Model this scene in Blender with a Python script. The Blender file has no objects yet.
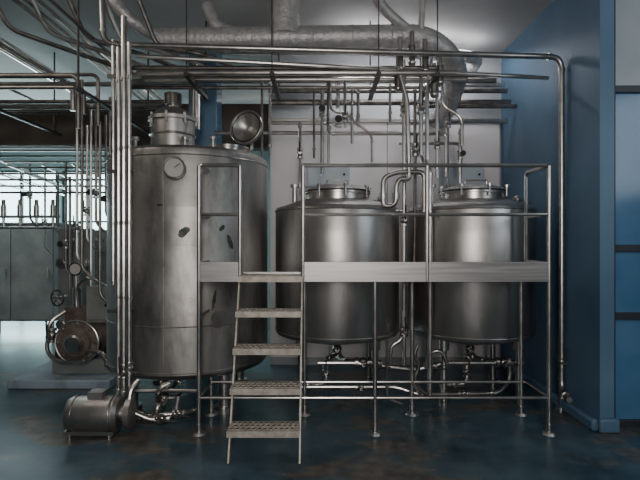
import bpy, math, random
from mathutils import Vector, Matrix
random.seed(7)
F=500.0; H=1.6
def W(px,py,d): return Vector(((px-320)*d/F, d, H-(py-240)*d/F))

# ---------------------------------------------------------------- materials
def newmat(name):
    m=bpy.data.materials.new(name); m.use_nodes=True
    nt=m.node_tree; b=nt.nodes['Principled BSDF']; return m,nt,b
def noise_mat(name,c1,c2,scale=3,rough=(0.4,0.6),metal=0,bump=0.0,stretch=(1,1,1),lo=0.35,hi=0.65,detail=6,bscale=None,grime=None,gs=(1.5,1.5,0.6),gr=(0.5,0.68)):
    m,nt,b=newmat(name); N=nt.nodes; L=nt.links
    tc=N.new('ShaderNodeTexCoord'); mp=N.new('ShaderNodeMapping'); mp.inputs['Scale'].default_value=stretch
    L.new(tc.outputs['Object'],mp.inputs[0])
    n=N.new('ShaderNodeTexNoise'); n.inputs['Scale'].default_value=scale; n.inputs['Detail'].default_value=detail
    L.new(mp.outputs[0],n.inputs['Vector'])
    r=N.new('ShaderNodeValToRGB'); r.color_ramp.elements[0].position=lo; r.color_ramp.elements[1].position=hi
    r.color_ramp.elements[0].color=(*c1,1); r.color_ramp.elements[1].color=(*c2,1)
    L.new(n.outputs['Fac'],r.inputs[0]); col=r.outputs[0]
    if grime:
        mp2=N.new('ShaderNodeMapping'); mp2.inputs['Scale'].default_value=gs; L.new(tc.outputs['Object'],mp2.inputs[0])
        g=N.new('ShaderNodeTexNoise'); g.inputs['Scale'].default_value=2.5; g.inputs['Detail'].default_value=8; g.inputs['Roughness'].default_value=0.65
        L.new(mp2.outputs[0],g.inputs['Vector'])
        rg=N.new('ShaderNodeValToRGB'); rg.color_ramp.elements[0].position=gr[0]; rg.color_ramp.elements[1].position=gr[1]; rg.color_ramp.elements[1].color=(0.7,0.7,0.7,1)
        L.new(g.outputs['Fac'],rg.inputs[0]); mx=N.new('ShaderNodeMix'); mx.data_type='RGBA'
        L.new(rg.outputs[0],mx.inputs['Factor']); L.new(col,mx.inputs['A']); mx.inputs['B'].default_value=(*grime,1); col=mx.outputs['Result']
    L.new(col,b.inputs['Base Color'])
    mr=N.new('ShaderNodeMapRange'); mr.inputs['To Min'].default_value=rough[0]; mr.inputs['To Max'].default_value=rough[1]
    L.new(n.outputs['Fac'],mr.inputs['Value']); L.new(mr.outputs[0],b.inputs['Roughness'])
    b.inputs['Metallic'].default_value=metal
    if bump:
        n2=N.new('ShaderNodeTexNoise'); n2.inputs['Scale'].default_value=bscale or scale*2; n2.inputs['Detail'].default_value=3
        L.new(tc.outputs['Object'],n2.inputs['Vector'])
        bp=N.new('ShaderNodeBump'); bp.inputs['Strength'].default_value=bump; bp.inputs['Distance'].default_value=0.02
        L.new(n2.outputs['Fac'],bp.inputs['Height']); L.new(bp.outputs[0],b.inputs['Normal'])
    return m
def emit_mat(name,c,s):
    m,nt,b=newmat(name); b.inputs['Base Color'].default_value=(*c,1)
    b.inputs['Emission Color'].default_value=(*c,1); b.inputs['Emission Strength'].default_value=s
    b.inputs['Roughness'].default_value=0.3
    return m
M={}
M['tank']=noise_mat('tank_stainless',(0.45,0.44,0.42),(0.60,0.585,0.565),2.6,(0.35,0.46),1,0.15,(1,1,0.3),bscale=4,grime=(0.33,0.315,0.295),gs=(1.6,1.6,0.35))
M['tankold']=noise_mat('tank_stainless_worn',(0.36,0.35,0.33),(0.60,0.58,0.555),3.4,(0.37,0.54),1,0.35,(1,1,0.4),bscale=3.2,grime=(0.17,0.16,0.145),gs=(1.5,1.5,0.55),gr=(0.5,0.7))
M['steel']=noise_mat('pipe_stainless',(0.46,0.44,0.415),(0.64,0.62,0.59),7,(0.24,0.38),1)
M['dsteel']=noise_mat('pipe_stainless_dull',(0.18,0.168,0.155),(0.31,0.29,0.27),9,(0.34,0.5),1)
M['plate']=noise_mat('brushed_plate',(0.42,0.41,0.40),(0.56,0.55,0.54),6,(0.36,0.5),1,0,(0.3,3,6))
M['tread']=noise_mat('tread_alu',(0.46,0.42,0.36),(0.70,0.65,0.57),20,(0.45,0.6),0.4,0.1)
M['dark']=noise_mat('dark_rubber',(0.012,0.012,0.013),(0.03,0.03,0.032),12,(0.5,0.7))
M['black']=noise_mat('dark_metal',(0.05,0.047,0.044),(0.11,0.105,0.1),12,(0.4,0.6),0.6)
M['rust']=noise_mat('brown_grey_casing',(0.15,0.115,0.10),(0.27,0.225,0.20),8,(0.4,0.55),0.4)
M['foil']=noise_mat('foil_insulation',(0.44,0.435,0.43),(0.62,0.61,0.60),14,(0.4,0.55),0.5,0.5,bscale=26)
M['white']=noise_mat('panel_white',(0.76,0.73,0.73),(0.84,0.81,0.81),1.2,(0.32,0.5),0)
M['box']=noise_mat('enclosure_paint',(0.50,0.58,0.64),(0.58,0.66,0.71),4,(0.4,0.5))
M['cab']=noise_mat('cabinet_steel',(0.25,0.27,0.265),(0.37,0.39,0.38),3,(0.45,0.6),0.35)
M['bwall']=noise_mat('wall_blue',(0.09,0.175,0.27),(0.125,0.225,0.335),1.6,(0.42,0.6),0,0.05)
M['upwall']=noise_mat('wall_grey_blue',(0.35,0.37,0.38),(0.42,0.44,0.45),1.5,(0.6,0.8))
M['ceil']=noise_mat('ceiling_paint',(0.38,0.38,0.375),(0.45,0.45,0.44),0.9,(0.7,0.9))
M['beam']=noise_mat('beam_brown',(0.07,0.055,0.045),(0.115,0.095,0.075),3,(0.6,0.8))
M['rearw']=noise_mat('wall_shade',(0.17,0.17,0.17),(0.22,0.22,0.22),2,(0.7,0.9))
M['farw']=noise_mat('wall_hall',(0.28,0.40,0.41),(0.36,0.48,0.48),2,(0.6,0.8))
M['plinth']=noise_mat('plinth_paint',(0.30,0.39,0.47),(0.38,0.48,0.56),5,(0.4,0.6),grime=(0.16,0.16,0.15))
M['glass']=noise_mat('window_glass_blue',(0.06,0.17,0.31),(0.09,0.22,0.38),2,(0.12,0.2))
M['glassup']=noise_mat('window_glass_frosted',(0.38,0.44,0.48),(0.46,0.52,0.55),2,(0.3,0.4))
M['frame']=noise_mat('window_frame',(0.02,0.026,0.035),(0.035,0.042,0.055),5,(0.4,0.5))
M['day']=emit_mat('daylight_pane',(0.60,0.88,0.90),6.5)
M['face']=noise_mat('dial_face',(0.5,0.49,0.47),(0.6,0.59,0.57),8,(0.3,0.4))
M['patina']=noise_mat('stain_patch',(0.06,0.07,0.065),(0.17,0.17,0.155),14,(0.5,0.7),0.7)
# floor
m,nt,b=newmat('floor_epoxy'); N=nt.nodes; L=nt.links
tc=N.new('ShaderNodeTexCoord')
n1=N.new('ShaderNodeTexNoise'); n1.inputs['Scale'].default_value=1.6; n1.inputs['Detail'].default_value=10; n1.inputs['Roughness'].default_value=0.7
L.new(tc.outputs['Object'],n1.inputs['Vector'])
r1=N.new('ShaderNodeValToRGB'); e=r1.color_ramp.elements; e[0].position=0.36; e[0].color=(0.026,0.06,0.082,1); e[1].position=0.66; e[1].color=(0.105,0.18,0.225,1)
L.new(n1.outputs['Fac'],r1.inputs[0])
n2=N.new('ShaderNodeTexNoise'); n2.inputs['Scale'].default_value=1.5; n2.inputs['Detail'].default_value=10; n2.inputs['Roughness'].default_value=0.62; n2.inputs['Distortion'].default_value=0.4
mp=N.new('ShaderNodeMapping'); mp.inputs['Location'].default_value=(1.3,4.7,0); mp.inputs['Scale'].default_value=(0.7,1.4,1)
L.new(tc.outputs['Object'],mp.inputs[0]); L.new(mp.outputs[0],n2.inputs['Vector'])
r2=N.new('ShaderNodeValToRGB'); r2.color_ramp.elements[0].position=0.51; r2.color_ramp.elements[1].position=0.57; r2.color_ramp.elements[1].color=(0.75,0.75,0.75,1)
L.new(n2.outputs['Fac'],r2.inputs[0])
n3=N.new('ShaderNodeTexNoise'); n3.inputs['Scale'].default_value=9; n3.inputs['Detail'].default_value=6
L.new(tc.outputs['Object'],n3.inputs['Vector'])
r3=N.new('ShaderNodeValToRGB'); r3.color_ramp.elements[0].color=(0.075,0.06,0.045,1); r3.color_ramp.elements[1].color=(0.23,0.185,0.14,1); r3.color_ramp.elements[0].position=0.35; r3.color_ramp.elements[1].position=0.65
L.new(n3.outputs['Fac'],r3.inputs[0])
mx=N.new('ShaderNodeMix'); mx.data_type='RGBA'
L.new(r2.outputs[0],mx.inputs['Factor']); L.new(r1.outputs[0],mx.inputs['A']); L.new(r3.outputs[0],mx.inputs['B'])
L.new(mx.outputs['Result'],b.inputs['Base Color'])
mr=N.new('ShaderNodeMapRange'); mr.inputs['To Min'].default_value=0.16; mr.inputs['To Max'].default_value=0.5
L.new(n1.outputs['Fac'],mr.inputs['Value']); L.new(mr.outputs[0],b.inputs['Roughness'])
bp=N.new('ShaderNodeBump'); bp.inputs['Strength'].default_value=0.2; bp.inputs['Distance'].default_value=0.01
L.new(n1.outputs['Fac'],bp.inputs['Height']); L.new(bp.outputs[0],b.inputs['Normal'])
M['floor']=m

# ---------------------------------------------------------------- mesh builder
def frame(ax):
    ax=Vector(ax).normalized(); a=Vector((0,0,1)) if abs(ax.z)<0.9 else Vector((1,0,0))
    u=ax.cross(a).normalized(); return u,ax.cross(u).normalized()
class MB:
    def __init__(s,name): s.name=name; s.v=[]; s.f=[]; s.mi=[]; s.mats=[]
    def add(s,vs,fs,mat):
        if mat not in s.mats: s.mats.append(mat)
        k=s.mats.index(mat); o=len(s.v); s.v+= [tuple(v) for v in vs]
        for f in fs: s.f.append(tuple(i+o for i in f)); s.mi.append(k)
    def box(s,a,b,mat,rot=None):
        a=Vector(a); b=Vector(b); c=(a+b)/2
        vs=[Vector((x,y,z)) for x in (a.x,b.x) for y in (a.y,b.y) for z in (a.z,b.z)]
        if rot: vs=[c+rot@(v-c) for v in vs]
        s.add(vs,[(0,1,3,2),(4,6,7,5),(0,4,5,1),(2,3,7,6),(0,2,6,4),(1,5,7,3)],mat)
    def slab(s,p0,p1,up,w,t,mat):
        p0=Vector(p0);p1=Vector(p1);d=(p1-p0).normalized();u=Vector(up);u=(u-d*u.dot(d)).normalized();n=d.cross(u)
        vs=[p+u*(w/2*i)+n*(t/2*j) for p in (p0,p1) for i in (-1,1) for j in (-1,1)]
        s.add(vs,[(0,1,3,2),(4,6,7,5),(0,4,5,1),(2,3,7,6),(0,2,6,4),(1,5,7,3)],mat)
    def cyl(s,p0,p1,r0,mat,r1=None,seg=16):
        p0=Vector(p0);p1=Vector(p1); r1=r0 if r1 is None else r1; u,w=frame(p1-p0)
        vs=[p+(u*math.cos(2*math.pi*i/seg)+w*math.sin(2*math.pi*i/seg))*r for p,r in((p0,r0),(p1,r1)) for i in range(seg)]
        fs=[(i,(i+1)%seg,seg+(i+1)%seg,seg+i) for i in range(seg)]+[tuple(range(seg-1,-1,-1)),tuple(range(seg,2*seg))]
        s.add(vs,fs,mat)
    def lathe(s,prof,o,mat,axis=(0,0,1),seg=48):
        o=Vector(o); ax=Vector(axis).normalized(); u,w=frame(ax); vs=[];fs=[]
        for r,z in prof:
            r=max(r,1e-4)
            for i in range(seg):
                a=2*math.pi*i/seg; vs.append(o+ax*z+(u*math.cos(a)+w*math.sin(a))*r)
        for k in range(len(prof)-1):
            for i in range(seg):
                j=(i+1)%seg; fs.append((k*seg+i,k*seg+j,(k+1)*seg+j,(k+1)*seg+i))
        s.add(vs,fs,mat)
    def torus(s,c,axis,R,r,mat,seg=40,rs=8):
        c=Vector(c);ax=Vector(axis).normalized();u,w=frame(ax);vs=[];fs=[]
        for i in range(seg):
            a=2*math.pi*i/seg; d=u*math.cos(a)+w*math.sin(a)
            for j in range(rs):
                b=2*math.pi*j/rs; vs.append(c+d*(R+r*math.cos(b))+ax*r*math.sin(b))
        for i in range(seg):
            for j in range(rs):
                fs.append((i*rs+j,((i+1)%seg)*rs+j,((i+1)%seg)*rs+(j+1)%rs,i*rs+(j+1)%rs))
        s.add(vs,fs,mat)
    def ball(s,c,r,mat,sc=(1,1,1)):
        c=Vector(c); vs=[];fs=[];A=16;B=10
        for k in range(B+1):
            t=math.pi*k/B
            for i in range(A):
                a=2*math.pi*i/A; vs.append(c+Vector((r*sc[0]*max(math.sin(t),1e-3)*math.cos(a),r*sc[1]*max(math.sin(t),1e-3)*math.sin(a),r*sc[2]*math.cos(t))))
        for k in range(B):
            for i in range(A): fs.append((k*A+i,(k+1)*A+i,(k+1)*A+(i+1)%A,k*A+(i+1)%A))
        s.add(vs,fs,mat)
    def tube(s,pts,r,mat,fil=0.07,seg=10,collar=False):
        pts=[Vector(p) for p in pts]; out=[pts[0]]; cols=[]
        for i in range(1,len(pts)-1):
            a,p,b=pts[i-1],pts[i],pts[i+1]; la=(a-p).length; lb=(b-p).length; q=min(fil,la*0.48,lb*0.48)
            s0=p+(a-p).normalized()*q; s1=p+(b-p).normalized()*q
            cols+= [(s0,(a-p).normalized()),(s1,(b-p).normalized())]
            for k in range(7):
                t=k/6; out.append(s0*(1-t)**2+p*2*t*(1-t)+s1*t*t)
        out.append(pts[-1]); vs=[];fs=[]
        t0=(out[1]-out[0]).normalized(); u,w=frame(t0)
        for i,p in enumerate(out):
            if i==0: t=t0
            elif i==len(out)-1: t=(out[-1]-out[-2]).normalized()
            else: t=((out[i+1]-p).normalized()+(p-out[i-1]).normalized()).normalized()
            u=(u-t*u.dot(t)).normalized(); w=t.cross(u)
            for j in range(seg):
                a=2*math.pi*j/seg; vs.append(p+(u*math.cos(a)+w*math.sin(a))*r)
        n=len(out)
        for i in range(n-1):
            for j in range(seg):
                k=(j+1)%seg; fs.append((i*seg+j,i*seg+k,(i+1)*seg+k,(i+1)*seg+j))
        fs+= [tuple(range(seg-1,-1,-1)),tuple(range((n-1)*seg,n*seg))]
        s.add(vs,fs,mat)
        if collar:
            for c,d in cols: s.cyl(c-d*0.012,c+d*0.012,r*1.28,mat,seg=12)
    def valve(s,p,axis,r,mat='steel',lever=True,big=False):
        p=Vector(p);ax=Vector(axis).normalized();u,w=frame(ax)
        side=Vector((0,-1,0)) if abs(ax.y)<0.8 else Vector((1,0,0))
        s.ball(p,r*1.7,mat)
        for k in(-1,1): s.cyl(p+ax*k*r*1.6,p+ax*k*r*2.6,r*1.7,mat,seg=14)
        s.cyl(p,p+side*r*3.4,r*0.7,mat,seg=10)
        if big:
            s.cyl(p+side*r*2.2,p+side*r*6.5,r*1.5,mat,seg=16); s.cyl(p+side*r*6.5,p+side*r*7,r*1.7,'dark',seg=16)
        elif lever: s.tube([p+side*r*3.2,p+side*r*3.6+ax*r*2,p+side*r*3.9+ax*r*6],r*0.35,'black',0.01,6)
    def done(s,bevel=0,sharp=35):
        me=bpy.data.meshes.new(s.name); me.from_pydata(s.v,[],s.f)
        for k in s.mats: me.materials.append(M[k])
        me.polygons.foreach_set('material_index',s.mi); me.update()
        me.shade_smooth(); me.set_sharp_from_angle(angle=math.radians(sharp))
        o=bpy.data.objects.new(s.name,me); bpy.context.scene.collection.objects.link(o)
        if bevel:
            b=o.modifiers.new('bevel','BEVEL'); b.width=bevel; b.segments=2; b.limit_method='ANGLE'; b.angle_limit=math.radians(50)
        return o
def boxobj(name,a,b,mat,bevel=0):
    g=MB(name); g.box(a,b,mat); return g.done(bevel)

# ---------------------------------------------------------------- room shell
CZ=4.0; YB=6.45; XR=2.34
boxobj('floor',(-7.7,-2.7,-0.1),(4.7,11.2,0),'floor')
boxobj('ceiling',(-7.7,-2.7,CZ),(4.7,11.2,CZ+0.15),'ceil')
boxobj('wall_back',(-0.64,YB,0),(XR,YB+0.2,CZ),'upwall')
boxobj('wall_partition',(-0.64,YB+0.2,0),(-0.5,11,CZ),'upwall')
boxobj('wall_right',(XR,4.18,0),(XR+0.12,YB+0.2,CZ),'bwall')
boxobj('wall_left',(-7.7,-2.7,0),(-7.5,11.2,CZ),'rearw')
boxobj('wall_far',(-7.5,11.0,0),(-0.5,11.2,CZ),'farw')
boxobj('wall_rear',(-7.5,-2.7,0),(4.5,-2.5,CZ),'rearw')
boxobj('wall_side',(4.5,-2.5,0),(4.7,4.5,CZ),'rearw')
g=MB('wall_cladding'); z1=3.1
xs=[-0.64,0.12,0.86,1.6,2.30]
for a,b in zip(xs[:-1],xs[1:]):
    g.box((a+0.004,YB-0.06,0.10),(b-0.004,YB-0.002,z1),'white')
g.box((-0.64,YB-0.045,0.0),(2.33,YB-0.001,0.10),'upwall')
g.box((-0.66,YB-0.08,z1),(2.33,YB-0.001,z1+0.05),'plate')
g.done(0.003)
g=MB('ceiling_beam'); g.box((-7.5,6.6,2.82),(-0.66,6.85,3.4),'beam'); g.done(0.01)
g=MB('concrete_column'); g.box((-1.62,6.15,0),(-1.27,6.5,CZ),'bwall'); g.box((-1.64,6.13,0),(-1.25,6.52,0.3),'plinth'); g.done(0.015)
g=MB('trim_kerb'); g.box((XR-0.03,4.12,0),(XR+0.14,4.17,0.12),'bwall'); g.box((XR-0.07,4.17,0),(XR-0.001,6.38,0.10),'bwall'); g.done(0.02)
g=MB('window_1')
y=4.3; X0=XR+0.13
g.box((X0,y,0.0),(4.5,y+0.04,0.05),'frame')
for x in (X0,3.3,4.42): g.box((x,y-0.04,0),(x+0.05,y+0.05,CZ),'frame')
for z in (0.0,0.92,1.5,2.86,3.93): g.box((X0,y-0.035,z),(4.5,y+0.045,z+0.06),'frame')
g.box((X0,y,0.05),(4.5,y+0.015,2.9),'glass'); g.box((X0,y,2.9),(4.5,y+0.015,CZ),'glassup')
g.done(0.004)
def farwin(name,x0,x1,z0,z1,nx,nz):
    g=MB(name); y=10.97
    g.box((x0,y,z0),(x1,y+0.02,z1),'day')
    for i in range(nx+1):
        x=x0+(x1-x0)*i/nx; g.box((x-0.025,y-0.06,z0),(x+0.025,y+0.01,z1),'frame')
    for i in range(nz+1):
        z=z0+(z1-z0)*i/nz; g.box((x0,y-0.05,z-0.02),(x1,y+0.01,z+0.02),'frame')
    g.done()
farwin('window_2',-7.3,-5.75,0.15,3.1,2,3)
farwin('window_3',-5.6,-4.55,0.9,3.1,2,2)

# ---------------------------------------------------------------- big tank
g=MB('mixing_tank'); c=Vector((-1.35,5.2,0)); R=0.80
g.lathe([(0.02,0.26),(0.3,0.28),(0.7,0.34),(0.77,0.36),(R,0.40),(R,2.38),(R-0.012,2.42),(R-0.05,2.45),(0.3,2.52),(0.02,2.53)],c,'tankold',seg=96)
for z in (0.42,0.83,2.36): g.torus(c+Vector((0,0,z)),(0,0,1),R+0.001,0.006,'tankold',96,6)
def onT(px,py,off=0.0):
    for k in range(400):
        d=4.3+k*0.0025; p=W(px,py,d)
        if (Vector((p.x,p.y))-Vector((c.x,c.y))).length<=R+off: return p
    return W(px,py,4.5)
def normT(p): n=Vector((p.x-c.x,p.y-c.y,0)); return n.normalized()
p=onT(163,200,0.003); g.box((p.x-0.004,p.y-0.004,0.44),(p.x+0.004,p.y+0.008,2.34),'tankold')
p=onT(176,169); n=normT(p)
g.cyl(p-n*0.02,p+n*0.05,0.05,'steel'); g.cyl(p+n*0.05,p+n*0.08,0.095,'steel',seg=28); g.cyl(p+n*0.078,p+n*0.083,0.082,'face',seg=28)
g.torus(p+n*0.083,n,0.088,0.009,'steel',28); g.slab(p+n*0.086,p+n*0.086+Vector((0.05,0,0.035)),n.cross(Vector((0,0,1))),0.006,0.004,'dark')
def patch(px,py,w,h,mat,rotdeg=0,t=0.006):
    p=onT(px,py); n=normT(p); side=n.cross(Vector((0,0,1))); up=Vector((0,0,1))
    rm=Matrix.Rotation(math.radians(rotdeg),3,n); a=rm@side; b=rm@up
    vs=[]; K=12
    for i in range(K+1):
        e=math.sqrt(max(0.02,1-(2*i/K-1)**2)) if mat=='patina' else 1
        for j in (0,1):
            wob=(random.random()-0.5)*0.4 if mat=='patina' else 0
            q=p+a*((i/K-0.5)*w)+b*((j-0.5)*h*(e+wob))
            nn=Vector((q.x-c.x,q.y-c.y,0)).normalized(); vs.append(Vector((c.x,c.y,q.z))+nn*(R+t))
    g.add(vs,[(2*i,2*i+1,2*i+3,2*i+2) for i in range(K)],mat)
patch(183,226,0.26,0.34,'tankold',0,0.01)
patch(184,232,0.12,0.07,'patina',40,0.016)
patch(230,242,0.14,0.04,'patina',110); patch(222,228,0.07,0.035,'patina',50); patch(214,300,0.2,0.03,'patina',80)
patch(160,205,0.05,0.012,'dark')
p=onT(216,318); n=normT(p); g.cyl(p-n*0.02,p+n*0.07,0.05,'steel'); g.cyl(p+n*0.05,p+n*0.08,0.075,'steel')
p=onT(190,300); n=normT(p); g.cyl(p-n*0.02,p+n*0.02,0.018,'steel')
q=W(173,150,5.2); q.z=2.48
g.lathe([(0.26,0),(0.26,0.03),(0.22,0.04),(0.22,0.34),(0.245,0.345),(0.245,0.38),(0.21,0.40),(0.17,0.45),(0.1,0.485),(0.001,0.50)],q,'tank',seg=48)
g.torus(q+Vector((0,0,0.2)),(0,0,1),0.225,0.012,'steel')
for k in range(8):
    a=k*math.pi/4; g.cyl(q+Vector((0.235*math.cos(a),0.235*math.sin(a),0.30)),q+Vector((0.235*math.cos(a),0.235*math.sin(a),0.41)),0.013,'steel',seg=8)
g.cyl(q+Vector((0,0,0.46)),q+Vector((0,0,0.52)),0.06,'steel'); g.cyl(q+Vector((0,0,0.52)),q+Vector((0,0,0.64)),0.085,'dsteel',seg=24)
for k in range(5): g.torus(q+Vector((0,0,0.535+k*0.022)),(0,0,1),0.085,0.006,'dsteel',24,6)
q2=W(228,150,5.25); q2.z=2.46
g.lathe([(0.2,0),(0.2,0.09),(0.215,0.09),(0.215,0.11),(0.18,0.11),(0.18,0.0)],q2,'steel')
# open manway lid: shallow cone seen from inside
lid=W(246,127,5.10); ln=Vector((-0.34,-1,0.2)).normalized()
g.lathe([(0.002,-0.085),(0.03,-0.083),(0.05,-0.078),(0.15,-0.012),(0.155,0.0),(0.165,0.006),(0.180,0.0),(0.180,-0.028),(0.162,-0.03),(0.06,-0.10),(0.002,-0.11)],lid,'tank',axis=ln,seg=48)
g.torus(lid+ln*0.004,ln,0.172,0.010,'steel',40); g.torus(lid+ln*0.002,ln,0.154,0.005,'dark',40)
g.cyl(lid-ln*0.10,lid-ln*0.15,0.025,'steel')
g.tube([lid-ln*0.14,lid-ln*0.14-Vector((0.0,0,0.2)),q2+Vector((0.17,0.05,0.09))],0.016,'steel')
for dx in (-0.5,-0.62,0.28,0.0): g.cyl((c.x+dx,5.0,2.42),(c.x+dx,5.0,2.62),0.022,'steel'); g.cyl((c.x+dx,5.0,2.60),(c.x+dx,5.0,2.63),0.04,'steel')
for a in (225,315,45,135):
    a=math.radians(a); x=c.x+0.62*math.cos(a); y=c.y+0.62*math.sin(a)
    g.cyl((x,y,0.03),(x,y,0.40),0.055,'tank'); g.cyl((x,y,0.0),(x,y,0.035),0.09,'steel')
b0=Vector((c.x-0.05,c.y-0.25,0.29))
g.tube([b0,b0-Vector((0,0,0.10)),b0+Vector((0,-0.62,-0.11)),b0+Vector((-0.02,-0.63,-0.22)),b0+Vector((-0.3,-0.66,-0.22))],0.032,'steel',0.05,12,True)
g.valve(b0+Vector((0,-0.45,-0.108)),(0,1,0),0.03); g.valve(b0+Vector((-0.16,-0.65,-0.22)),(1,0,0),0.028)
g.tube([b0+Vector((0,-0.62,-0.08)),b0+Vector((0.02,-0.66,0.04)),b0+Vector((0.1,-0.62,0.07))],0.024,'steel',0.05,12,True)
g.done()

# ---------------------------------------------------------------- two round tanks
def roundtank(cx,cy):
    g=MB('buffer_tank'); c=Vector((cx,cy,0)); R=0.65
    g.lathe([(0.05,0.50),(0.08,0.50),(0.3,0.55),(0.6,0.62),(0.635,0.635),(R,0.66),(R,1.90),(R-0.008,1.925),(R-0.03,1.945),(0.5,1.985),(0.33,2.03),(0.05,2.05)],c,'tank',seg=96)
    g.torus(c+Vector((0,0,0.67)),(0,0,1),R,0.008,'tank',96,6); g.torus(c+Vector((0,0,1.90)),(0,0,1),R,0.008,'tank',96,6)
    l=c+Vector((0.0,-0.08,0))
    g.lathe([(0.32,2.0),(0.32,2.075),(0.345,2.075),(0.345,2.095),(0.30,2.10),(0.30,2.10)],l,'steel',seg=64)
    g.lathe([(0.335,2.098),(0.335,2.112),(0.28,2.14),(0.18,2.17),(0.06,2.182),(0.001,2.183)],l,'tank',seg=64)
    g.torus(l+Vector((0,0,2.097)),(0,0,1),0.335,0.012,'dark',64)
    for k in range(8):
        a=k*math.pi/4+0.2; x=l.x+0.345*math.cos(a); y=l.y+0.345*math.sin(a)
        g.cyl((x,y,2.04),(x,y,2.15),0.01,'steel',seg=8); g.cyl((x,y,2.13),(x,y,2.155),0.022,'steel',seg=10)
    g.tube([(l.x-0.11,l.y-0.12,2.165),(l.x-0.11,l.y-0.12,2.21),(l.x+0.11,l.y-0.12,2.21),(l.x+0.11,l.y-0.12,2.165)],0.01,'steel',0.03)
    g.cyl((l.x-0.12,l.y+0.36,2.10),(l.x+0.12,l.y+0.36,2.10),0.03,'steel'); g.slab((l.x,l.y,2.185),(l.x,l.y+0.38,2.12),(1,0,0),0.05,0.012,'steel')
    g.cyl((cx-0.44,cy-0.15,1.94),(cx-0.44,cy-0.15,2.16),0.026,'steel'); g.cyl((cx-0.44,cy-0.15,2.14),(cx-0.44,cy-0.15,2.17),0.045,'steel')
    g.ball((cx+0.46,cy-0.1,2.02),0.045,'steel'); g.cyl((cx+0.46,cy-0.1,1.93),(cx+0.46,cy-0.1,2.02),0.025,'steel')
    for a in (225,315,45,135):
        a=math.radians(a); x=cx+0.52*math.cos(a); y=cy+0.52*math.sin(a)
        g.cyl((x,y,0.03),(x,y,0.64),0.03,'steel'); g.cyl((x,y,0.0),(x,y,0.05),0.05,'steel'); g.cyl((x,y,0.52),(x,y,0.66),0.05,'steel')
    g.tube([(cx,cy,0.53),(cx,cy,0.37),(cx+0.1,cy-0.25,0.37),(cx+0.44,cy-0.3,0.37)],0.028,'steel',0.06,12,True)
    g.valve((cx,cy,0.45),(0,0,1),0.03); g.valve((cx+0.25,cy-0.275,0.37),(1,0,0),0.03)
    # drain branch and sample valve
    g.tube([(cx,cy,0.40),(cx-0.12,cy-0.28,0.40),(cx-0.12,cy-0.30,0.16),(cx-0.40,cy-0.34,0.16)],0.022,'steel',0.06,12,True)
    g.valve((cx-0.26,cy-0.32,0.16),(1,0,0),0.022); g.valve((cx-0.12,cy-0.29,0.28),(0,0,1),0.022)
    g.done()
roundtank((337-320)*5.3/F,5.3); roundtank((470-320)*5.3/F,5.3)

# ---------------------------------------------------------------- platform
YF=4.12; YK=4.58; XL=(199-320)*YF/F; X1=(240-320)*YF/F; X2=(303-320)*YF/F; X3=(427-320)*YF/F; X4=(549-320)*YF/F
ZD=1.29; ZT=2.215; ZM=1.81
g=MB('access_platform'); r=0.017
g.box((XL,YF,ZD-0.03),(X4,YK,ZD),'plate')
g.box((XL,YF-0.012,ZD-0.035),(X1,YF-0.002,ZD+0.13),'plate')
g.box((X2,YF-0.012,ZD-0.035),(X4,YF-0.002,ZD+0.13),'plate')
g.box((X4-0.006,YF,ZD-0.035),(X4+0.004,YK,ZD+0.13),'plate'); g.box((XL-0.004,YF,ZD-0.035),(XL+0.006,YK,ZD+0.13),'plate')
g.box((XL,YK-0.006,ZD-0.05),(X4,YK,ZD+0.02),'plate')
for x in (XL,X1,X2,X3,X4): g.cyl((x,YF,ZD-0.03),(x,YF,ZT),r,'steel')
g.tube([(X1,YF,ZT),(XL,YF,ZT),(XL,YK,ZT)],r,'steel',0.05); g.tube([(X2,YF,ZT),(X4,YF,ZT),(X4,YK,ZT),(X4,YK,ZD)],r,'steel',0.05)
g.tube([(X1,YF,ZM),(XL,YF,ZM),(XL,YK,ZM)],r*0.85,'steel',0.03); g.tube([(X2,YF,ZM),(X4,YF,ZM),(X4,YK,ZM)],r*0.85,'steel',0.03)
g.cyl((XL,YK,ZD),(XL,YK,ZT),r,'steel')
legs=[(XL,YF),((375-320)*YF/F,YF),(X4,YF),(XL,YK),((521-320)*YK/F+0.0,YK),((412-320)*YK/F,YK),(X2,YK)]
for x,y in legs:
    g.cyl((x,y,0.05),(x,y,ZD-0.03),0.018,'steel'); g.cyl((x,y,0.0),(x,y,0.022),0.06,'plate',r1=0.045,seg=24); g.cyl((x,y,0.02),(x,y,0.09),0.024,'steel')
g.tube([(XL,YF,0.30),(X4,YF,0.30)],0.013,'steel'); g.tube([(XL,YK,0.30),(X4,YK,0.30)],0.013,'steel')
for x in (XL,X4,(412-320)*YK/F): g.tube([(x,YF,0.30),(x,YK,0.30)],0.013,'steel')
g.tube([(XL,YF,0.97),(XL,YK,0.97)],0.012,'steel')
g.done(0.002)

g=MB('platform_stairs'); xa,xb=X1+0.005,X2-0.005
for x in (xa,xb): g.slab((x,4.085,ZD),(x,3.58,0.0),(0,1,0),0.055,0.012,'tread')
for k in range(5):
    z=1.31-0.262*k; y=4.06-0.12*k
    g.box((xa,y-0.08,z-0.006),(xb,y+0.12,z),'tread'); g.box((xa,y-0.085,z-0.045),(xb,y-0.08,z),'tread'); g.box((xa,y+0.115,z-0.045),(xb,y+0.12,z),'tread')
    n=12
    for i in range(n):
        for j in range(3):
            x=xa+0.03+(xb-xa-0.06)*(i+0.5*(j%2))/(n-0.5); yy=y-0.045+j*0.055
            g.lathe([(0.015,0.0),(0.014,0.004),(0.010,0.005)],(x,yy,z),'tread',seg=8)
            g.cyl((x,yy,z+0.001),(x,yy,z+0.0052),0.0105,'dark',seg=8)
g.done()

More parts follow.
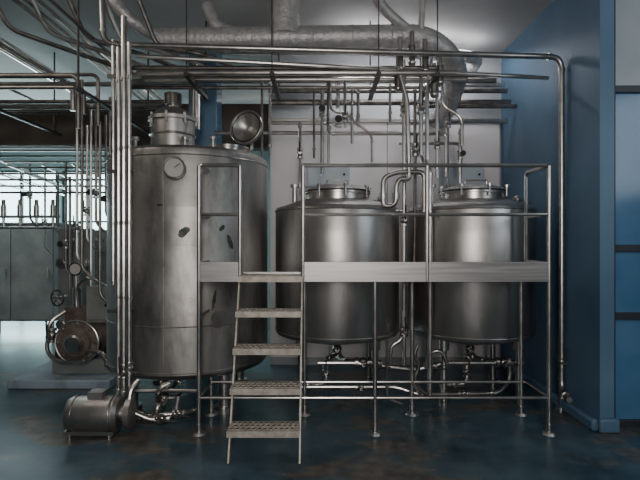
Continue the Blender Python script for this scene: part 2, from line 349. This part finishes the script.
# ---------------------------------------------------------------- large framing pipe
g=MB('overhead_pipe_loop'); XE=2.295; YE=4.75
g.tube([(-1.95,4.45,3.99),(-1.95,4.5,3.36),(XE,YE,3.34),(XE,YE,0.16),(XE-0.05,YE-0.25,0.16)],0.027,'steel',0.12,14,True)
g.tube([(-1.70,4.62,3.30),(2.28,5.0,3.22)],0.02,'steel',0.1)
g.cyl((XE,YE,0),(XE,YE,0.18),0.03,'steel'); g.cyl((XE-0.01,YE,0),(XE-0.01,YE,0.02),0.05,'steel')
g.valve((XE,YE,0.45),(0,0,1),0.022)
g.done()
g=MB('overhead_pipe_rack')
for i,(yy,z,x0,x1,rr,mt) in enumerate([(4.78,3.20,-1.75,1.30,0.024,'steel'),(4.88,3.28,-1.9,1.15,0.022,'dsteel'),(4.98,3.20,-1.75,1.45,0.022,'steel'),(5.1,3.28,-2.1,1.7,0.026,'dsteel'),(5.25,3.2,-2.1,1.1,0.02,'dsteel'),(5.4,3.32,-2.1,1.9,0.03,'steel')]):
    g.tube([(x0,yy,z),(x1,yy,z)],rr,mt)
for x in (-1.25,-0.45,0.55,1.1):
    g.box((x-0.02,4.66,3.13),(x+0.02,5.5,3.17),'black')
    g.cyl((x,4.68,3.13),(x,4.68,3.999),0.006,'black'); g.cyl((x,5.48,3.13),(x,5.48,3.999),0.008,'black')
g.tube([(-0.55,5.55,2.90),(0.1,5.55,2.90),(0.1,5.55,2.78),(1.4,5.55,2.78),(1.4,5.55,2.3)],0.02,'steel',0.05,10,True)
g.tube([(-1.2,5.7,2.82),(0.9,5.7,2.82)],0.022,'steel'); g.tube([(0.9,5.7,2.70),(1.6,5.7,2.70),(1.6,5.7,2.35)],0.018,'steel',0.06)
g.tube([(-0.6,6.0,3.25),(2.28,6.0,3.25)],0.035,'dsteel')
g.tube([(-0.6,6.1,3.42),(2.28,6.1,3.42)],0.03,'dsteel')
g.tube([(1.3,6.1,3.05),(2.28,6.1,3.05)],0.03,'steel'); g.tube([(1.3,6.2,3.52),(2.28,6.2,3.52)],0.03,'steel')
g.tube([(1.2,5.8,3.15),(2.28,5.8,3.15)],0.025,'dsteel')
g.done()

g=MB('drop_pipes')
def drop(px,y,ztop,zbot,r=0.018,mat='steel',valve=None,foot=None):
    x=(px-320)*y/F; g.tube([(x,y,ztop),(x,y,zbot)]+([foot] if foot else []),r,mat,0.05)
    for z in (ztop-0.05,zbot+0.1): g.cyl((x,y,z-0.012),(x,y,z+0.012),r*1.4,mat)
    if valve: g.valve((x,y,valve),(0,0,1),r*1.1,big=True)
drop(270,5.3,3.3,2.5,0.016); drop(262,5.35,3.3,2.45,0.014,'dsteel')
drop(300,5.5,2.9,2.1,0.016); drop(322,5.25,3.2,2.3,0.018,valve=2.95); drop(345,5.1,3.3,2.75,0.016); drop(328,5.4,3.32,2.85,0.014,'dsteel')
drop(338,5.3,3.3,3.0,0.02,'steel',valve=2.85); drop(314,5.5,3.3,2.5,0.013,'dsteel'); drop(358,5.25,3.2,2.8,0.016,'steel')
drop(390,5.1,3.3,2.8,0.014); drop(437,5.2,3.2,2.25,0.018); drop(460,5.3,2.78,2.2,0.016,valve=2.5); drop(448,5.55,3.3,2.1,0.012,'dsteel')
def jump(px0,px1,y,z0,z1,r=0.016):
    xa=(px0-320)*y/F; xb=(px1-320)*y/F
    g.tube([(xa,y,z0+0.35),(xa,y,z0),(xb,y,z1),(xb,y,z1-0.3)],r,'steel',0.08,10,True)
jump(330,352,5.2,2.95,2.9); jump(442,462,5.2,3.0,2.88); jump(352,372,5.45,2.9,2.75,0.014)
for px,z in ((300,2.55),(345,2.85),(437,2.6),(448,2.9)):
    y={300:5.5,345:5.1,437:5.2,448:5.55}[px]; g.valve(((px-320)*y/F,y,z),(0,0,1),0.02)
g.done()
g=MB('transfer_pipework')
P=lambda *a:[W(*q) for q in a]
g.tube(P((421,66,4.95),(421,160,4.95),(430,168,4.85),(430,200,4.85),(430,395,4.85)),0.022,'steel',0.06,12,True)
g.tube(P((404,60,4.95),(404,365,4.95)),0.02,'steel',0.06,12)
g.tube(P((398,68,4.8),(407,100,4.8),(409,180,4.8),(400,178,4.8),(396,186,4.8),(396,205,4.8),(383,207,4.8),(383,178,4.8),(396,172,4.8),(424,172,4.8),(424,212,4.8)),0.024,'steel',0.06,12)
g.tube(P((415,90,5.0),(415,230,5.0),(412,345,5.0)),0.016,'dsteel',0.06,10)
g.tube(P((431,60,5.0),(427,95,5.0),(427,160,4.98)),0.02,'steel',0.06,10)
g.tube(P((375,200,5.0),(375,210,5.0),(402,212,5.0)),0.018,'steel',0.04,10)
for px,py,d in ((404,110,4.95),(421,108,4.95),(404,330,4.95),(415,150,5.0),(404,220,4.95)): g.valve(W(px,py,d),(0,0,1),0.024)
for px,py,d in ((396,196,4.8),(383,196,4.8)): g.cyl(W(px,py-3,d),W(px,py+3,d),0.036,'steel')
for px,py,d in ((400,58,4.85),(412,52,4.85),(425,60,4.85),(440,72,4.9),(398,78,4.85),(434,84,4.9)):
    p=W(px,py,d); g.cyl(p-Vector((0,0,0.09)),p+Vector((0,0,0.06)),0.035,'dsteel'); g.cyl(p+Vector((0,0,0.06)),p+Vector((0,0,0.2)),0.022,'steel'); g.ball(p-Vector((0,0,0.1)),0.04,'steel')
g.tube([W(395,70,4.85),W(450,74,4.9)],0.022,'steel')
g.tube([(-0.02,5.0,0.37),(0.35,5.0,0.37),(0.95,5.0,0.30),(1.25,5.0,0.37),(1.75,5.0,0.37)],0.022,'steel',0.07)
g.tube([(-0.30,4.9,0.16),(0.75,4.9,0.16),(0.95,4.85,0.10),(1.75,4.9,0.10),(1.9,5.0,0.2),(1.9,5.0,0.42)],0.02,'steel',0.07,10,True)
g.tube([(0.70,4.95,0.37),(0.70,4.95,0.55),(0.82,4.95,0.62),(0.82,4.95,0.9)],0.018,'steel',0.06,10,True)
g.tube([(1.05,4.95,0.33),(1.08,4.92,0.5),(1.2,4.9,0.52),(1.25,4.9,0.37)],0.018,'steel',0.06,10,True)
g.valve((0.55,5.0,0.35),(1,0,0),0.024); g.valve((1.1,5.0,0.335),(1,0,0),0.024); g.valve((0.4,4.9,0.16),(1,0,0),0.022); g.valve((1.4,4.88,0.10),(1,0,0),0.02)
g.tube(P((418,345,4.8),(414,355,4.8),(420,366,4.8),(414,378,4.8),(420,390,4.8),(428,395,4.8)),0.018,'dsteel',0.06,10)
g.tube(P((387,340,4.8),(387,398,4.8),(402,404,4.8)),0.014,'steel',0.05)
g.done()

# ---------------------------------------------------------------- insulated ducts
g=MB('insulated_duct')
def duct(pts,r):
    g.tube(pts,r,'foil',0.28,20)
    for a,b in zip(pts[:-1],pts[1:]):
        a=Vector(a);b=Vector(b);L=(b-a).length;n=int(L/0.35);d=(b-a).normalized()
        for k in range(1,n): g.torus(a+d*(L*k/n),d,r+0.001,0.006,'foil',20,6)
yD=5.0; zD=3.64
duct([W(160,40,5.05),(1.1,yD,zD),(1.45,yD+0.2,zD-0.25),(1.5,5.9,zD-0.5),(1.5,6.38,zD-0.5)],0.115)
duct([((285-320)*yD/F,yD,3.99),((285-320)*yD/F,yD,zD)],0.15)
duct([(-1.15,5.1,3.99),(-1.05,5.05,zD+0.1),(-0.7,5.0,zD)],0.06)
duct([(-2.0,4.75,3.93),W(130,22,4.8),W(165,40,5.05)],0.06)
duct([(0.45,4.7,3.99),(0.6,4.85,3.85),(0.95,5.0,zD)],0.05)
duct([(-1.7,5.6,3.75),(0.4,5.6,3.75),(1.9,5.9,3.75),(1.9,6.38,3.75)],0.07)
duct([(-0.9,6.1,3.62),(0.15,6.1,3.62)],0.08)
duct([(1.0,4.9,3.99),(1.0,4.95,3.5)],0.03)
g.done()

# ---------------------------------------------------------------- vertical manifold pipes
g=MB('riser_pipes')
for x,y,z0,z1,r in ((-1.78,4.42,0.25,3.3,0.022),(-1.71,4.36,0.25,3.55,0.026),(-1.64,4.3,0.4,3.3,0.018),(-1.86,4.5,1.2,3.4,0.016)):
    g.tube([(x,y,z1),(x,y,z0)],r,'steel')
    for z in (z0+0.02,1.1,1.75,2.4,3.0):
        if z0<z<z1: g.cyl((x,y,z-0.015),(x,y,z+0.015),r*1.35,'steel')
for z in (0.95,2.2,3.05): g.box((-1.90,4.46,z),(-1.60,4.49,z+0.03),'dsteel')
g.tube([(-1.71,4.36,0.27),(-1.71,4.36,0.13),(-1.42,4.32,0.07)],0.022,'steel',0.08,12,True)
g.tube([(-1.78,4.42,0.27),(-1.80,4.40,0.17),(-1.80,4.32,0.15)],0.024,'steel',0.08,12,True)
g.valve((-1.71,4.36,0.45),(0,0,1),0.026); g.valve((-1.64,4.3,0.5),(0,0,1),0.02)
g.tube([(-1.64,4.3,0.42),(-1.64,4.3,0.3),(-1.35,4.32,0.3),(-1.05,4.3,0.3)],0.016,'steel',0.06,10)
g.done()
# left overhead bundle
g=MB('overhead_pipe_bundle')
ys=[4.66,4.76,4.86,4.96,5.42,5.52,5.64,5.76,5.88,6.0]
for i,y in enumerate(ys):
    z=3.02+0.09*((i*5)%5)+0.03*(i%3)+0.012*i; x1=-1.35-0.12*((i*3)%5)
    z=min(z,3.43)
    if i in (1,3,5,7): z=3.12+0.04*i
    if y<5: x1=-2.2-0.1*(i%3)
    g.tube([(-5.6,y,z),(x1,y,z),(x1,y,z-(0.5 if i%2 else 0.25))],0.018+0.004*(i%3),'dsteel' if i%3!=2 else 'steel',0.08)
for i in range(9):
    x=-3.9+i*0.22; z=3.5+0.10*((i*3)%4)
    g.tube([(x,2.9,z),(x,8.8,z),(x,8.8,z-0.8)],0.017+0.005*(i%2),'dsteel' if i%3!=1 else 'steel',0.08)
for i in range(9):
    x=-5.6+i*0.14; z=2.42+0.04*((i*3)%5)
    g.tube([(x+1.3,5.6+0.1*i,z),(x+0.4,9.6,z)],0.014,'steel',0.08)
for i in range(9):
    y=5.9+i*0.08; z=2.16+0.085*i
    g.tube([(-5.8,y,z),(-2.35-0.05*i,y,z),(-2.35-0.05*i,y,z-0.6-0.1*(i%3))],0.013,'steel' if i%2 else 'dsteel',0.06)
for px,y,z1,z0 in ((82,5.3,3.3,1.3),(91,5.7,3.2,0.9),(100,5.5,2.9,1.0),(77,5.8,3.3,1.4),(66,6.5,2.6,1.2),(106,6.0,3.1,1.9),(45,7.4,2.7,1.5),(70,6.3,2.4,0.6),(87,6.1,3.0,1.6),(96,5.9,3.3,1.8),(110,5.6,3.2,1.7),(58,6.9,2.5,1.7),(30,7.2,2.7,1.9)):
    x=(px-320)*y/F; g.tube([(x,y,z1),(x,y,z0),(x+0.10,y,z0-0.1)],0.016,'steel' if px%2 else 'dsteel',0.06)
    if px%3!=1: g.valve((x,y,z0+0.35),(0,0,1),0.022,big=(px%2==0))
for i in range(5):
    x=-2.9+i*0.3; g.tube([(x,4.3+0.1*i,3.85),(x+0.1,4.5+0.1*i,3.5),(x+0.55,4.9,3.42),(x+0.9,5.3,3.38)],0.022,'steel' if i%2 else 'dsteel',0.1)
for k in range(6):
    p=Vector((-5.1+0.24*k,7.3,1.95)); g.cyl(p,p+Vector((0,0,0.16)),0.038,'steel'); g.cyl(p+Vector((0,0,0.16)),p+Vector((0,0,0.24)),0.026,'dsteel'); g.cyl(p-Vector((0,0,0.18)),p,0.02,'steel')
g.tube([(-5.3,7.3,1.94),(-3.8,7.3,1.94)],0.022,'steel'); g.tube([(-5.3,7.3,1.78),(-3.8,7.3,1.78),(-3.8,7.3,0.02)],0.022,'steel')
g.tube([(-5.3,7.3,1.94),(-5.3,7.3,0.0)],0.022,'steel')
for x in (-4.6,-3.4,-2.2):
    g.box((x-0.02,4.5,2.96),(x+0.02,6.55,2.99),'black'); g.cyl((x,4.55,2.98),(x,4.55,3.999),0.01,'black'); g.cyl((x,6.4,2.98),(x,6.4,3.999),0.01,'black')
g.done()

# ---------------------------------------------------------------- floor pump
g=MB('transfer_pump'); o=Vector((-1.82,4.12,0))
g.lathe([(0.001,-0.25),(0.10,-0.25),(0.13,-0.235),(0.145,-0.2),(0.145,0.14),(0.12,0.17),(0.06,0.18),(0.06,0.22),(0.12,0.225),(0.125,0.27),(0.06,0.30),(0.001,0.30)],o+Vector((0,0,0.17)),'tankold',axis=(1,0.05,0),seg=40)
for k in (-0.18,0.12): g.torus(o+Vector((k,0,0.17)),(1,0.05,0),0.147,0.007,'steel',40)
g.box(o+Vector((-0.24,-0.11,0.03)),o+Vector((0.16,0.11,0.06)),'plate')
for dx in (-0.2,0.12):
    for dy in (-0.09,0.09): g.cyl(o+Vector((dx,dy,0)),o+Vector((dx,dy,0.06)),0.02,'steel')
g.box(o+Vector((-0.07,-0.06,0.29)),o+Vector((0.05,0.06,0.36)),'tankold')
g.tube([o+Vector((0.25,0,0.26)),o+Vector((0.25,0.02,0.36)),o+Vector((0.3,0.08,0.42))],0.022,'steel',0.05)
g.tube([o+Vector((0.28,0.02,0.17)),o+Vector((0.42,0.04,0.10)),o+Vector((0.60,0.1,0.12)),o+Vector((0.60,0.18,0.25))],0.024,'steel',0.06,12,True)
g.tube([o+Vector((0.44,0.05,0.10)),o+Vector((0.5,0.0,0.16)),o+Vector((0.72,0.05,0.16)),o+Vector((0.78,0.16,0.16))],0.018,'steel',0.06,12,True)
g.valve(o+Vector((0.5,0.06,0.11)),(1,0.2,0),0.024); g.valve(o+Vector((0.65,0.03,0.16)),(1,0,0),0.02)
g.done()

# ---------------------------------------------------------------- homogenizer on plinth
boxobj('equipment_plinth',(-3.35,5.35,0),(-2.25,6.35,0.10),'plinth',0.015)
g=MB('homogenizer'); o=Vector((-2.66,5.72,0.10))
g.box(o+Vector((-0.35,-0.10,0)),o+Vector((0.30,0.45,0.16)),'cab')
g.cyl(o+Vector((0.0,-0.22,0.38)),o+Vector((0.0,0.35,0.38)),0.20,'rust',seg=32)
g.lathe([(0.001,0),(0.06,0),(0.07,0.04),(0.15,0.05),(0.17,0.08),(0.24,0.09),(0.24,0.13),(0.2,0.14)],o+Vector((0.0,-0.34,0.38)),'rust',axis=(0,1,0),seg=36)
g.lathe([(0.001,-0.02),(0.08,-0.02),(0.10,0.0),(0.10,0.05)],o+Vector((0.0,-0.35,0.38)),'steel',axis=(0,1,0),seg=36)
g.torus(o+Vector((0,-0.25,0.38)),(0,1,0),0.235,0.012,'steel',36)
for k in range(8):
    a=k*math.pi/4; g.cyl(o+Vector((0.205*math.cos(a),-0.28,0.38+0.205*math.sin(a))),o+Vector((0.205*math.cos(a),-0.2,0.38+0.205*math.sin(a))),0.017,'steel',seg=6)
for k in range(9): g.torus(o+Vector((0,-0.15+k*0.055,0.38)),(0,1,0),0.20,0.012,'rust',32,6)
g.box(o+Vector((0.06,-0.16,0.58)),o+Vector((0.42,0.22,0.98)),'cab'); g.box(o+Vector((0.10,-0.20,0.62)),o+Vector((0.38,-0.16,0.94)),'cab')
g.cyl(o+Vector((0.3,-0.21,0.78)),o+Vector((0.3,-0.195,0.78)),0.02,'dark')
g.box(o+Vector((-0.22,-0.08,0.56)),o+Vector((0.06,0.2,0.74)),'rust')
g.cyl(o+Vector((-0.12,0,0.74)),o+Vector((-0.12,0,0.95)),0.05,'steel'); g.cyl(o+Vector((-0.12,-0.02,0.95)),o+Vector((-0.12,-0.02,1.12)),0.022,'steel')
g.cyl(o+Vector((-0.12,-0.04,1.17)),o+Vector((-0.12,0.01,1.17)),0.075,'steel',seg=24); g.cyl(o+Vector((-0.12,-0.046,1.17)),o+Vector((-0.12,-0.04,1.17)),0.062,'face',seg=24)
g.torus(o+Vector((-0.12,-0.046,1.17)),(0,1,0),0.07,0.008,'black',24)
hw=o+Vector((-0.24,-0.2,0.86)); g.torus(hw,(0.3,1,0),0.085,0.01,'dsteel',28); g.cyl(hw-Vector((0,0.02,0)),hw+Vector((0,0.2,0)),0.018,'steel')
for a in (0,60,120):
    a=math.radians(a); d=Vector((math.cos(a),0,math.sin(a)))*0.083; g.cyl(hw-d,hw+d,0.007,'dsteel',seg=8)
g.tube([o+Vector((-0.2,-0.1,0.7)),o+Vector((-0.33,-0.2,0.6)),o+Vector((-0.36,-0.2,0.25)),o+Vector((-0.15,-0.28,0.15)),o+Vector((0.1,-0.3,0.2))],0.022,'steel',0.1)
g.tube([o+Vector((0.15,-0.3,0.3)),o+Vector((0.34,-0.34,0.28)),o+Vector((0.36,-0.3,0.1)),o+Vector((0.46,-0.25,0.08)),o+Vector((0.46,-0.2,1.3))],0.022,'steel',0.07,10,True)
g.tube([o+Vector((-0.05,-0.1,0.74)),o+Vector((-0.05,-0.15,1.0)),o+Vector((0.1,-0.2,1.1)),o+Vector((0.22,-0.1,1.0)),o+Vector((0.22,-0.05,0.98))],0.016,'steel',0.08)
for dx in (-0.3,0.25): g.cyl(o+Vector((dx,-0.05,0.16)),o+Vector((dx,-0.05,0.3)),0.04,'black')
g.valve(o+Vector((0.46,-0.22,0.6)),(0,0,1),0.024); g.valve(o+Vector((-0.3,-0.2,0.45)),(0,0,1),0.03,'steel')
g.done(0.004)

def cabinet(name,x0,x1,y0,y1,z0,z1,doors):
    g=MB(name); g.box((x0,y0,z0),(x1,y1,z1),'cab')
    w=(x1-x0)/doors
    for i in range(doors):
        g.box((x0+w*i+0.02,y0-0.025,z0+0.03),(x0+w*(i+1)-0.02,y0-0.001,z1-0.04),'cab'); g.cyl((x0+w*(i+1)-0.08,y0-0.05,(z0+z1)/2-0.08),(x0+w*(i+1)-0.08,y0-0.05,(z0+z1)/2+0.08),0.012,'steel')
        for zz in (-0.07,0.07): g.cyl((x0+w*(i+1)-0.08,y0-0.05,(z0+z1)/2+zz),(x0+w*(i+1)-0.08,y0-0.02,(z0+z1)/2+zz),0.008,'steel',seg=8)
    for x in (x0+0.06,x1-0.06):
        for y in (y0+0.06,y1-0.06): g.cyl((x,y,0),(x,y,z0),0.025,'steel')
    g.box((x0-0.02,y0-0.04,z1),(x1+0.02,y1+0.02,z1+0.03),'plate')
    g.done(0.004)
cabinet('steel_cabinet',-5.6,-4.25,8.0,8.7,0.3,1.85,2)
g=MB('plate_heat_exchanger')
x0,x1=-3.45,-3.0
for k in range(16): g.box((x0+0.02,6.7+k*0.04,0.35),(x1-0.02,6.725+k*0.04,1.45),'dsteel')
g.box((x0,6.6,0.0),(x1,6.66,1.75),'cab'); g.box((x0,7.4,0.0),(x1,7.46,1.75),'cab')
for z in (0.3,1.6): g.cyl((x0+0.22,6.5,z),(x0+0.22,7.6,z),0.03,'steel')
for xx in (x0+0.08,x1-0.08):
    for z in (0.5,1.3): g.cyl((xx,6.48,z),(xx,6.6,z),0.05,'steel'); g.cyl((xx,6.5,z),(xx,6.52,z),0.07,'steel')
g.done(0.003)
for px in (328,461):
    g=MB('wall_control_box'); x=(px-320)*6.35/F
    g.box((x-0.27,6.27,2.27),(x+0.27,6.388,2.56),'box'); g.box((x-0.255,6.255,2.285),(x+0.255,6.27,2.545),'box'); g.cyl((x+0.2,6.24,2.42),(x+0.2,6.256,2.42),0.015,'dark')
    g.tube([(x,6.33,2.56),(x,6.33,3.0)],0.012,'steel'); g.done(0.005)

# ---------------------------------------------------------------- lights
def area(name,loc,target,sx,sy,e,col):
    l=bpy.data.lights.new(name,'AREA'); l.shape='RECTANGLE'; l.size=sx; l.size_y=sy; l.energy=e; l.color=col
    o=bpy.data.objects.new(name,l); o.location=loc; o.rotation_euler=(Vector(target)-Vector(loc)).to_track_quat('-Z','Y').to_euler(); bpy.context.scene.collection.objects.link(o)
area('room_window_light',(0.1,-2.3,2.4),(0.4,5,1.9),0.8,1.8,125,(1.0,0.94,0.90))
area('side_window_light',(4.2,1.6,2.9),(-0.5,5.5,1.6),1.4,1.4,26,(0.82,0.92,1.0))
area('far_window_light',(-5.9,10.6,2.0),(-2.5,5,1.6),1.8,2.4,160,(0.75,0.93,1.0))
area('ceiling_fill',(1.1,5.75,3.9),(0.9,6.4,1.3),1.8,0.15,36,(0.97,0.96,1.0))  # added fill to brighten the white cladding, no real fitting
area('ceiling_fill.001',(-1.0,9.0,3.9),(-1.2,8.0,0),1.2,0.3,26,(1.0,0.92,0.82))  # extra light put in to lift the dark hall behind the big tank
area('ceiling_fill.002',(-3.2,3.6,3.95),(-2.8,4.6,0),1.4,0.4,18,(1.0,0.90,0.80))  # added overhead fill aimed at the left foreground
area('ceiling_fill.003',(-5.0,6.9,3.9),(-5.0,8.2,0.8),1.2,0.3,50,(0.9,1.0,0.98))  # added so the steel cabinet front reads less dark
w=bpy.data.worlds.new('world'); bpy.context.scene.world=w; w.use_nodes=True
w.node_tree.nodes['Background'].inputs[0].default_value=(0.5,0.6,0.7,1); w.node_tree.nodes['Background'].inputs[1].default_value=0.15
cam=bpy.data.cameras.new('camera'); cam.lens=36*F/640; cam.sensor_width=36; co=bpy.data.objects.new('camera',cam)
co.location=(0,0,H); co.rotation_euler=(math.radians(90),0,0); bpy.context.scene.collection.objects.link(co); bpy.context.scene.camera=co
